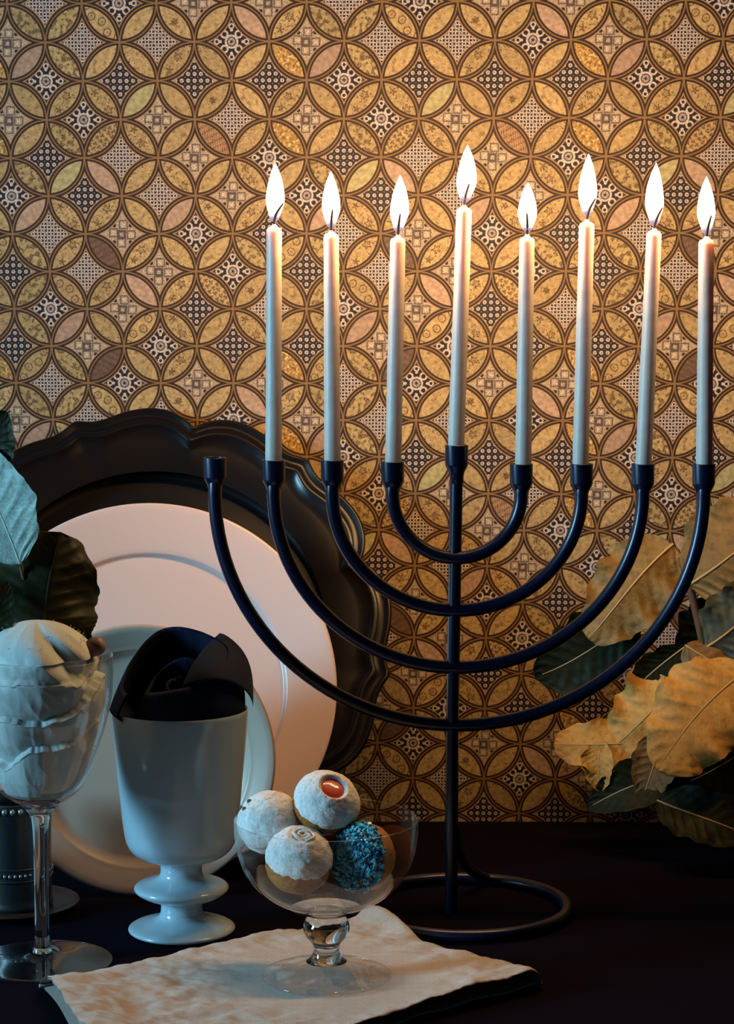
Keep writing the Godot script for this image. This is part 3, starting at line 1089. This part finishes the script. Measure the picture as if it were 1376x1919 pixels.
# leaf: a closed sheet 0.6 mm thick with a folded midrib, side veins and a wavy margin
func leaf(parent: Node3D, base: Vector3, tip: Vector3, width: float, hint: Vector3, face_mat, back_mat, rib_mat, o := {}) -> MeshInstance3D:
	var ax := tip - base
	var L := ax.length()
	var d := ax / L
	var nrm := (hint - d * hint.dot(d)).normalized()
	var side := d.cross(nrm)
	var bend: float = o.get("bend", 0.08)
	var curl: float = o.get("curl", 0.12)
	var fold: float = o.get("fold", 0.10)
	var wave: float = o.get("wave", 0.05)
	var freq: float = o.get("freq", 7.0)
	var ph: float = o.get("phase", 0.0)
	var blunt: float = o.get("blunt", 0.62)
	var nveins := 9.0
	var mid := func(t: float) -> Vector3:
		return base + ax * t + nrm * (bend * L * sin(PI * t)) + side * (0.04 * L * sin(PI * t + ph) * o.get("sway", 1.0))
	var surf := func(t: float, w: float, off: float) -> Vector3:
		var hw := width * 0.5 * pow(maxf(sin(PI * pow(t, 0.92)), 0.0), blunt) * (1.0 - 0.16 * t)
		var aw := absf(w)
		hw *= 1.0 + 0.11 * noise.get_noise_2d(t * 90.0 + ph * 70.0, signf(w) * 40.0) + 0.04 * sin(t * 31.0 + ph * 3.0 + signf(w)) + 0.03 * sin(t * 13.0 + ph * 5.0)
		var up := fold * hw * aw * 1.2 + curl * hw * aw * aw * aw
		up += wave * hw * aw * aw * sin(freq * t * TAU * 0.5 + ph + (1.7 if w > 0 else 0.0))
		var vein := pow(0.5 + 0.5 * cos((t - 0.20 * aw) * nveins * TAU), 12.0)
		up += (0.024 * vein - 0.016 * (1.0 - pow(absf(cos((t - 0.20 * aw) * nveins * PI)), 2.0))) * width * 0.5 * sin(aw * PI)
		up += 0.03 * hw * noise.get_noise_2d(t * 160.0 + ph * 100.0, w * 60.0) * aw * 2.0
		return mid.call(t) + side * (w * hw * (1.0 - 0.10 * curl * aw)) + nrm * (up + off)
	var nt := 56
	var nw := 25
	var f := Shape.new()
	f.grid(nt, nw, func(a: float, b: float): return surf.call(a, b * 2.0 - 1.0, 0.0003 * sqrt(maxf(1.0 - pow(b * 2.0 - 1.0, 2), 0))))
	var bk := Shape.new()
	bk.grid(nt, nw, func(a: float, b: float): return surf.call(a, b * 2.0 - 1.0, -0.0003 * sqrt(maxf(1.0 - pow(b * 2.0 - 1.0, 2), 0))))
	var k := (nt / 2 * (nw - 1) + nw / 2) * 6
	if (f.v[f.idx[k + 2]] - f.v[f.idx[k]]).cross(f.v[f.idx[k + 1]] - f.v[f.idx[k]]).dot(nrm) < 0:
		f.flip()
	else:
		bk.flip()
	var am := f.mesh(false)
	am.add_surface_from_arrays(Mesh.PRIMITIVE_TRIANGLES, bk.arrays())
	var lf := part("leaf", am, [face_mat, back_mat], parent)
	var path := []
	var rad := []
	for i in 20:
		var t := i / 19.0 * 0.93
		path.append(mid.call(t) + nrm * 0.0001)
		rad.append(lerpf(o.get("rib", 0.0011) * 0.7, 0.0004, t))
	var st := Shape.new()
	st.tube(path, rad, 8)
	part("midrib", st.mesh(), rib_mat, lf)
	return lf


func sprig() -> void:
	var at := Vector3(-0.1981, 0.1644, -1.3450)
	var t := thing("leafy_sprig", "sprig of dark and pale broad leaves with a small bud rising from the wine glass", "sprig", at)
	var s := Shape.new()
	var stem := spline([Vector3(-0.1962, 0.1555, -1.3400) - at, Vector3(-0.1985, 0.1842, -1.3450) - at, Vector3(-0.2067, 0.2192, -1.3520) - at, Vector3(-0.2115, 0.2454, -1.3520) - at, Vector3(-0.2264, 0.2841, -1.3560) - at, Vector3(-0.2395, 0.3163, -1.3600) - at], 30)
	s.tube(stem, [0.0013], 8)
	part("twig", s.mesh(), mats.twig, t)
	leaf(t, Vector3(-0.2114, 0.2434, -1.3470) - at, Vector3(-0.2419, 0.3227, -1.3520) - at, 0.060, Vector3(-0.45, 0.1, 1), mats.leaf_pale, mats.leaf_pale, mats.midrib_pale, {"bend": 0.04, "fold": 0.10, "curl": 0.0, "wave": 0.03, "phase": 0.5, "blunt": 0.66}).set_meta("label", "pale bluish leaf with a mottled face")
	leaf(t, Vector3(-0.1997, 0.1901, -1.3450) - at, Vector3(-0.1860, 0.2612, -1.3620) - at, 0.076, Vector3(0.25, 0.0, 1), mats.leaf_top, mats.leaf_top, mats.leaf_top, {"bend": 0.05, "fold": -0.20, "curl": -0.35, "wave": 0.22, "freq": 4.0, "phase": 2.6, "blunt": 0.36})
	leaf(t, Vector3(-0.2346, 0.2975, -1.3520) - at, Vector3(-0.2154, 0.3361, -1.3450) - at, 0.034, Vector3(-0.1, 0.1, 1), mats.leaf_top, mats.leaf_top, mats.leaf_top, {"phase": 1.0})
	leaf(t, Vector3(-0.2310, 0.1892, -1.3350) - at, Vector3(-0.2158, 0.2326, -1.3450) - at, 0.026, Vector3(0.1, 0.1, 1), mats.leaf_top, mats.leaf_top, mats.leaf_top, {"phase": 2.0})
	s = Shape.new()
	s.tube(spline([Vector3(-0.1871, 0.1775, -1.3420) - at, Vector3(-0.1780, 0.1916, -1.3360) - at, Vector3(-0.1676, 0.1967, -1.3330) - at], 12), [0.0011], 8)
	part("bud_stalk", s.mesh(), mats.twig, t)
	s = Shape.new()
	s.lathe(smooth([Vector2(0, -0.0062), Vector2(0.0045, -0.0055), Vector2(0.0062, 0.0), Vector2(0.0048, 0.0048), Vector2(0.0018, 0.0062), Vector2(0, 0.0062)], 2), 24)
	part("bud", s.mesh(), mats.bud, t, Transform3D(Basis(Vector3(0, 0, 1), -1.2), Vector3(-0.1635, 0.1957, -1.3310) - at))


func votive() -> void:
	var at := Vector3(-0.2325, 0, -1.450)
	var d := thing("brown_saucer", "small brown glassy saucer under the dark beaded cup at the left edge", "saucer", at)
	var s := Shape.new()
	s.lathe([Vector2(0, 0.0035)] + smooth([Vector2(0.026, 0.0035), Vector2(0.032, 0.0040), Vector2(0.0405, 0.0062), Vector2(0.0420, 0.0060), Vector2(0.0415, 0.0046), Vector2(0.030, 0.0006), Vector2(0.026, 0.0)], 2) + [Vector2(0, 0.0)], 72)
	part("saucer_body", s.mesh(), mats.brown_glass, d)
	var c := thing("beaded_cup", "dark teal glazed cup with a silver beaded band, half hidden behind the wine glass", "cup", at + Vector3(0, 0.0036, 0))
	s = Shape.new()
	s.lathe([Vector2(0, 0)] + smooth([Vector2(0.0235, 0.0), Vector2(0.0246, 0.0015), Vector2(0.0242, 0.0040), Vector2(0.0236, 0.0060), Vector2(0.0234, 0.0200), Vector2(0.0236, 0.0400), Vector2(0.0242, 0.0620), Vector2(0.0250, 0.0690), Vector2(0.0246, 0.0720), Vector2(0.0232, 0.0715), Vector2(0.0222, 0.0600), Vector2(0.0216, 0.0060)], 2) + [Vector2(0, 0.005)], 72)
	part("cup_body", s.mesh(), mats.teal_glaze, c)
	for y in [0.0205, 0.0285]:
		var ring := []
		for i in 64:
			ring.append(Vector3(0.0238 * cos(TAU * i / 64), y, 0.0238 * sin(TAU * i / 64)))
		s = Shape.new()
		s.tube(ring, [0.0008], 8, true)
		part("band", s.mesh(), mats.teal_glaze, c)
	s = Shape.new()
	s.lathe([Vector2(0, 0.0013), Vector2(0.0009, 0.0009), Vector2(0.0012, 0.0), Vector2(0.0009, -0.0009), Vector2(0, -0.0013)], 10)
	var bead := s.mesh()
	for row in 2:
		var count := 44 if row == 0 else 30
		for i in count:
			var a := TAU * i / count
			var r := 0.0239 if row == 0 else 0.0250
			var p := Vector3(r * cos(a), 0.0245 if row == 0 else 0.0675, r * sin(a))
			var sc := 1.0 if row == 0 else 1.7
			part("bead", bead, mats.silver_beads, c, Transform3D(Basis().scaled(Vector3.ONE * sc), p))


# ---------------------------------------------------------------- folded linen napkin
func linen() -> void:
	var A := Vector3(-0.1954, 0.0040, -1.2833)
	var B := Vector3(0.0007, 0.0060, -1.4137)
	var C := Vector3(0.1018, 0.0060, -1.2831)
	var D := Vector3(-0.1197, 0.005, -1.0920)
	var t := thing("folded_napkin", "beige linen napkin folded flat under the glass dessert bowl", "napkin", Vector3((A.x + C.x) / 2, 0, (A.z + C.z) / 2))
	var at := t.position
	var nz := FastNoiseLite.new()
	nz.seed = 8
	nz.frequency = 14.0
	nz.fractal_octaves = 3
	var foot := Vector3(-0.0238, 0.0080, -1.2788)
	var sheet := func(u: float, v: float, layer: float) -> Vector3:
		# u: 0 on AB .. 1 on DC ; v: 0 on AD .. 1 on BC
		var p := A.lerp(B, v).lerp(D.lerp(C, v), u)
		# edges waver, corners are soft
		p.x += 0.004 * sin(v * 9.0 + u * 3.0) * (1.0 - v) + 0.003 * sin(u * 8.0 + 1.0)
		p.z += 0.003 * sin(v * 7.0) + 0.002 * sin(u * 5.0)
		var e := minf(u, 1.0 - v)
		var rise := sqrt(clampf(1.0 - pow(1.0 - clampf(e / 0.035, 0, 1), 2), 0, 1))
		var gap := 0.0040 + 0.0045 * sm(0.45, 1.0, u) * sm(0.3, 0.75, v) + 0.0060 * sm(0.22, 0.0, v) * sm(0.0, 0.14, u)
		var away := sm(0.0, 0.055, Vector2(p.x - foot.x, p.z - foot.z).length() - 0.036)
		var w := nz.get_noise_2d(p.x * 2.2, p.z * 3.4) * 0.0022 + 0.0010 * sin((p.x * 0.8 + p.z * 0.9) * 190.0) * sm(-0.2, 0.4, nz.get_noise_2d(p.x * 1.1 + 7, p.z))
		var top := 0.0022 + gap * rise + (w + 0.0012) * away * rise
		top = lerpf(minf(top, 0.0072), top, away)
		var low := 0.0008 + 0.0005 * rise + 0.0012 * sm(0.7, 1.0, u) * sm(0.35, 0.7, v) * (1.0 + 0.5 * sin(v * 40.0))
		p.y = lerpf(low, top, layer)
		var near_ring := absf(Vector2(p.x - 0.0634, p.z + 1.4443).length() - 0.0687)
		p.y += 0.0090 * exp(-pow(near_ring / 0.011, 2))
		return p - at
	# each layer is a closed sheet about a millimetre thick
	for layer in 2:
		var s := Shape.new()
		var th := 0.00065
		var f := func(a: float, b: float) -> Vector3:
			var q := b * 2.0 if b < 0.5 else (1.0 - b) * 2.0
			var up := 1.0 if b < 0.5 else -1.0
			var edge := 1.0 - exp(-pow(minf(q, 1.0 - q) / 0.004, 2))
			var inset := 0.0 if layer == 1 else 0.012
			var p: Vector3 = sheet.call(lerpf(inset, 1.0 - inset * 0.5, q), lerpf(inset * 0.5, 1.0 - inset * 0.3, a), float(layer))
			return p + Vector3(0, up * th * edge, 0)
		s.grid(190, 260, f, false, true)
		part("linen_layer", s.mesh(), mats.beige_linen, t)
	# hem rolled along the two folded edges
	var hem := []
	for i in 60:
		var k := i / 59.0
		hem.append(sheet.call(0.0, k, 0.5))
	for i in range(1, 40):
		hem.append(sheet.call(i / 39.0 * 0.99, 1.0, 0.5))
	var s2 := Shape.new()
	s2.tube(hem, [0.0013], 10)
	part("folded_edge", s2.mesh(), mats.beige_linen, t)


# ---------------------------------------------------------------- dessert bowl and doughnuts
func dessert() -> void:
	var at := Vector3(-0.0238, 0.0079, -1.2801)
	var t := thing("dessert_bowl", "clear footed glass dessert bowl with a knobbed stem, holding four doughnuts", "bowl", at)
	var s := Shape.new()
	var outer := smooth([Vector2(0.0060, 0.0400), Vector2(0.0200, 0.0418), Vector2(0.0350, 0.0490), Vector2(0.0455, 0.0590), Vector2(0.0515, 0.0720), Vector2(0.0540, 0.0860), Vector2(0.0538, 0.0945)], 3)
	var wall := [Vector2(0, 0.0398)]
	wall.append_array(outer)
	wall.append(Vector2(0.0532, 0.0951))
	for i in range(outer.size() - 1, 0, -1):
		var k := float(i) / outer.size()
		wall.append(outer[i] + Vector2(-0.0012, 0.0).lerp(Vector2(-0.0004, 0.0018), 1.0 - k))
	wall.append(Vector2(0, 0.0422))
	s.lathe(wall, 120)
	part("bowl", s.mesh(), mats.thin_glass, t)
	s = Shape.new()
	s.lathe([Vector2(0, 0.0408)] + smooth([Vector2(0.0210, 0.0416), Vector2(0.0130, 0.0396), Vector2(0.0098, 0.0378), Vector2(0.0120, 0.0356), Vector2(0.0140, 0.0310), Vector2(0.0132, 0.0262), Vector2(0.0096, 0.0222), Vector2(0.0076, 0.0195), Vector2(0.0076, 0.0160), Vector2(0.0092, 0.0120), Vector2(0.0120, 0.0098)], 3) + [Vector2(0, 0.0094)], 64)
	part("stem", s.mesh(), mats.solid_glass, t)
	s = Shape.new()
	# foot with eight soft facets round its hub
	var pro: Array = [Vector2(0, 0.0100)] + smooth([Vector2(0.0100, 0.0112), Vector2(0.0140, 0.0086), Vector2(0.0230, 0.0058), Vector2(0.0360, 0.0036), Vector2(0.0388, 0.0022), Vector2(0.0384, 0.0008), Vector2(0.0340, 0.0)], 2) + [Vector2(0, 0.0004)]
	s.lathe(pro, 96)
	for i in s.v.size():
		var p := s.v[i]
		var r := Vector2(p.x, p.z).length()
		if r > 0.001 and r < 0.03:
			var a := atan2(p.z, p.x)
			p.y += 0.0009 * cos(a * 8.0) * sm(0.006, 0.014, r) * sm(0.03, 0.02, r) * (1.0 if p.y > 0.003 else 0.0)
		s.v[i] = p
	part("foot", s.mesh(), mats.thin_glass, t)

	var ax := Vector3(0.10, 0.86, 0.50)
	doughnut(Vector3(-0.0403, 0.0746, -1.2930), 0.0200, Vector3(0.14, 0.92, 0.36), 1.0, "white", "white sugared doughnut with a swirl of filling, foremost in the glass bowl")
	doughnut(Vector3(-0.0586, 0.0913, -1.3180), 0.0192, Vector3(-0.25, 0.80, 0.60), 0.92, "specks", "sugar dusted doughnut with dark specks resting at the left of the glass bowl")
	doughnut(Vector3(-0.0019, 0.0737, -1.3040), 0.0205, Vector3(-0.74, 0.20, 0.62), 0.84, "blue", "doughnut covered in glittering blue sugar crystals at the right of the glass bowl")
	doughnut(Vector3(-0.0246, 0.1035, -1.3160), 0.0203, Vector3(0.30, 0.76, 0.56), 0.86, "jam", "sugar dusted doughnut with red jam in its centre, topmost in the glass bowl")


func doughnut(at: Vector3, R: float, axis: Vector3, squash: float, kind: String, label: String) -> void:
	var t := thing("doughnut", label, "doughnut", at, "doughnuts in the glass bowl")
	var up := axis.normalized()
	var x := up.cross(Vector3(0, 0, 1)).normalized()
	t.basis = Basis(x, up, x.cross(up))
	var nz := FastNoiseLite.new()
	nz.seed = label.length()
	nz.frequency = 1.0
	nz.fractal_octaves = 3
	var radius := func(a: float, b: float) -> Vector3:
		# a round, b from the bottom pole to the top pole
		var ph := (b - 0.5) * PI
		var d := Vector3(cos(ph) * cos(a * TAU), sin(ph), cos(ph) * sin(a * TAU))
		var r := R * (1.0 + 0.035 * nz.get_noise_3dv(d * 2.2))
		# pale waist where it floated in the oil
		r *= 1.0 - 0.03 * exp(-pow((ph + 0.12) / 0.12, 2))
		var p := d * r
		p.y *= squash
		if kind == "jam" or kind == "white":
			var lip := Vector2(d.x, d.z).length()
			if d.y > 0:
				p.y -= R * (0.26 if kind == "jam" else 0.10) * (1.0 - sm(0.24, 0.46, lip))
		return p
	var s := Shape.new()
	s.grid(56, 44, func(a: float, b: float): return radius.call(a, b), true)
	part("dough", s.mesh(), mats.fried_dough, t)
	var low := 0.50
	if kind == "specks":
		low = 0.12
	elif kind == "blue":
		low = 0.44
	if kind != "blue":
		# sugar: a thin shell over the upper part with a ragged lower margin
		s = Shape.new()
		var cap := func(a: float, b: float) -> Vector3:
			var edge := low + 0.035 * nz.get_noise_2d(cos(a * TAU) * 3.0 + 9.0, sin(a * TAU) * 3.0)
			var bb := lerpf(edge, 1.0, b)
			var p: Vector3 = radius.call(a, bb)
			var rough := nz.get_noise_3dv(p * 900.0)
			var out := 0.00055 * sm(0.0, 0.06, b) + 0.00025 * rough * sm(0.0, 0.1, b) - 0.0002
			return p + p.normalized() * out
		s.grid(90, 60, cap, true)
		part("sugar_coating", s.mesh(), mats.icing_sugar, t)
	if kind == "jam":
		s = Shape.new()
		var y0: float = (radius.call(0.0, 1.0) as Vector3).y
		s.lathe([Vector2(0, y0 + 0.0022), Vector2(0.004, y0 + 0.0021), Vector2(0.0070, y0 + 0.0013), Vector2(0.0080, y0 + 0.0002), Vector2(0.007, y0 - 0.0015), Vector2(0, y0 - 0.002)], 32)
		part("jam_filling", s.mesh(), mats.jam, t)
	elif kind == "white":
		s = Shape.new()
		var path := []
		for i in 60:
			var k := i / 59.0
			var a := k * TAU * 2.2
			var r := lerpf(0.0012, 0.0062, k)
			var y: float = (radius.call(0.0, 1.0) as Vector3).y + 0.0006 + 0.12 * r
			path.append(Vector3(r * cos(a) * 1.2, y + 0.0005 * sin(a * 3.0), r * sin(a)))
		s.tube(path, [0.0009], 8)
		part("filling_swirl", s.mesh(), mats.icing_sugar, t)
	elif kind == "specks":
		s = Shape.new()
		s.lathe([Vector2(0, 0.0009), Vector2(0.0011, 0.0006), Vector2(0.0015, 0.0), Vector2(0.0010, -0.0006), Vector2(0, -0.0009)], 12)
		var sp := s.mesh()
		for q in [[0.58, 0.72], [0.62, 0.83], [0.54, 0.80]]:
			var p: Vector3 = radius.call(q[0], q[1])
			part("fruit_speck", sp, mats.fruit_pit, t, Transform3D(Basis(Vector3.RIGHT, 0.7), p * 1.02))
	elif kind == "blue":
		# coarse sugar crystals, too many to count
		var rng := RandomNumberGenerator.new()
		rng.seed = 77
		for tone in 2:
			s = Shape.new()
			for k in 900 if tone == 0 else 700:
				var b := lerpf(0.53, 1.0, pow(rng.randf(), 0.9))
				var p: Vector3 = radius.call(rng.randf(), b)
				var sz := rng.randf_range(0.0006, 0.0013)
				var rot := Basis(Vector3(rng.randf_range(-1, 1), rng.randf_range(-1, 1), rng.randf_range(-1, 1)).normalized(), rng.randf() * TAU)
				var first := s.v.size()
				var bx := Shape.new()
				bx.box(Vector3(-sz, -sz * 0.7, -sz * 0.8), Vector3(sz, sz * 0.7, sz * 0.8))
				for q in bx.v:
					s.v.append(p + p.normalized() * 0.0003 + rot * q)
					s.uv.append(Vector2.ZERO)
				for q in bx.idx:
					s.idx.append(first + q)
			var cr := part("sugar_crystals", s.mesh(false), mats.blue_sugar if tone == 0 else mats.deep_blue_sugar, t)
			cr.set_meta("kind", "stuff")


# ---------------------------------------------------------------- magnolia branch
func magnolia() -> void:
	var at := Vector3(0.2454, 0.1388, -1.5850)
	at.y = 0.0
	var t := thing("magnolia_branch", "dried magnolia branch with large golden and dark green leaves at the right edge", "branch", at)
	var F := Vector3(0, 0.15, 1)
	var top = mats.leaf_top
	var gold = mats.leaf_gold
	var brown = mats.leaf_brown
	var rib = mats.midrib
	# golden undersides facing out
	var g := func(b: Vector3, p: Vector3, w: float, hint: Vector3, o: Dictionary, face = gold): leaf(t, b - at, p - at, w, hint, face, top, rib, o)
	var k := func(b: Vector3, p: Vector3, w: float, hint: Vector3, o: Dictionary, face = top): leaf(t, b - at, p - at, w, hint, face, gold, rib, o)
	g.call(Vector3(0.2299, 0.1982, -1.5900), Vector3(0.2942, 0.2559, -1.5600), 0.086, Vector3(-0.1, 0.35, 1), {"fold": -0.12, "phase": 0.3, "rib": 0.0016}, mats.leaf_olive)
	g.call(Vector3(0.2242, 0.2217, -1.6120), Vector3(0.1572, 0.1588, -1.6000), 0.064, Vector3(-0.15, 0.25, 1), {"fold": -0.22, "phase": 1.2, "wave": 0.16, "rib": 0.0015, "blunt": 0.45}, mats.leaf_olive)
	k.call(Vector3(0.1990, 0.1670, -1.6150), Vector3(0.1234, 0.1243, -1.6400), 0.062, Vector3(0.0, 0.1, 1), {"fold": 0.10, "phase": 2.2, "blunt": 0.5})
	k.call(Vector3(0.2395, 0.1554, -1.5780), Vector3(0.2901, 0.2008, -1.5600), 0.060, Vector3(0.1, 0.2, 1), {"fold": -0.1, "phase": 0.9, "rib": 0.0016, "wave": 0.1}, mats.leaf_grey)
	g.call(Vector3(0.2276, 0.1582, -1.5750), Vector3(0.2805, 0.1155, -1.5650), 0.042, Vector3(0.1, 0.3, 1), {"fold": -0.25, "curl": -0.3, "phase": 2.0, "wave": 0.15}, brown)
	k.call(Vector3(0.2301, 0.1510, -1.6000), Vector3(0.1900, 0.1135, -1.6120), 0.030, Vector3(-0.1, -0.1, 1), {"fold": 0.12, "phase": 0.1})
	g.call(Vector3(0.2702, 0.1408, -1.5560), Vector3(0.2010, 0.0752, -1.5420), 0.076, Vector3(-0.35, 0.35, 1), {"fold": 0.05, "curl": -0.22, "phase": 0.6, "wave": 0.16, "blunt": 0.48, "rib": 0.0014})
	g.call(Vector3(0.2363, 0.1291, -1.6000), Vector3(0.1742, 0.0798, -1.5920), 0.064, Vector3(-0.1, 0.40, 1), {"fold": -0.16, "phase": 1.9, "wave": 0.22, "blunt": 0.5})
	g.call(Vector3(0.2031, 0.0821, -1.5920), Vector3(0.1355, 0.0804, -1.6000), 0.044, Vector3(-0.2, 0.5, 1), {"fold": -0.15, "phase": 2.9, "wave": 0.16, "freq": 5.0, "blunt": 0.42})
	g.call(Vector3(0.1703, 0.0837, -1.5920), Vector3(0.1669, 0.0476, -1.5850), 0.026, Vector3(-0.3, 0.1, 1), {"phase": 0.7, "curl": 0.3})
	g.call(Vector3(0.2171, 0.0924, -1.5800), Vector3(0.1938, 0.0444, -1.5720), 0.036, Vector3(-0.1, 0.35, 1), {"phase": 1.4}, brown)
	k.call(Vector3(0.2336, 0.0624, -1.5750), Vector3(0.1583, 0.0354, -1.5900), 0.040, Vector3(0, 0.5, 1), {"phase": 0.4, "fold": 0.2, "bend": 0.12})
	k.call(Vector3(0.2071, 0.0496, -1.5600), Vector3(0.2739, 0.0225, -1.5300), 0.046, Vector3(0, 0.55, 1), {"phase": 1.0, "fold": 0.15, "bend": 0.10})
	k.call(Vector3(0.2835, 0.0773, -1.6000), Vector3(0.2052, 0.0437, -1.6020), 0.064, Vector3(0, 0.1, 1), {"phase": 2.4})
	k.call(Vector3(0.2759, 0.1850, -1.6120), Vector3(0.2274, 0.1326, -1.6200), 0.070, Vector3(0, 0.0, 1), {"phase": 2.7})
	var s := Shape.new()
	s.tube(spline([Vector3(0.2245, 0.2199, -1.6140) - at, Vector3(0.2327, 0.1955, -1.6040) - at, Vector3(0.2422, 0.1532, -1.5960) - at, Vector3(0.2477, 0.1208, -1.5980) - at, Vector3(0.2488, 0.0694, -1.6000) - at, Vector3(0.2903, 0.0323, -1.5900) - at, Vector3(0.3868, -0.0018, -1.5700) - at], 50), [0.0020, 0.0022, 0.0024, 0.0026, 0.003], 10)
	part("twig", s.mesh(), mats.twig, t)


const FLAME_ENERGY := 0.0165
const WINDOW_ENERGY := 6.8


func _ready() -> void:
	var cam := Camera3D.new()
	cam.name = "camera"
	cam.fov = 25.73
	cam.near = 0.05
	cam.far = 50.0
	cam.position = Vector3(0, 0.417, 0)
	cam.rotation_degrees = Vector3(-6, 0, 0)
	add_child(cam)
	cam.current = true
	var env := Environment.new()
	env.background_mode = Environment.BG_COLOR
	env.background_color = Color(0.45, 0.6, 0.75)
	env.background_energy_multiplier = 0.5
	env.tonemap_mode = Environment.TONE_MAPPER_LINEAR
	env.tonemap_exposure = 1.0
	env.sdfgi_enabled = true
	env.ssao_enabled = true
	env.ssil_enabled = true
	var we := WorldEnvironment.new()
	we.name = "environment"
	we.environment = env
	add_child(we)
	var day := AreaLight3D.new()
	day.name = "window_daylight"
	day.area_size = Vector2(0.50, 0.78)
	day.light_color = Color(0.33, 0.72, 1.0).linear_to_srgb()
	day.light_energy = WINDOW_ENERGY
	day.shadow_enabled = true
	day.position = Vector3(-2.185, 0.70, -0.62)
	day.rotation_degrees = Vector3(0, -90, 0)
	add_child(day)

	noise.seed = 2
	noise.frequency = 0.05
	make_materials()
	room()
	table()
	candelabrum()
	candles()
	plates()
	goblet()
	wine_glass()
	sprig()
	votive()
	linen()
	dessert()
	magnolia()
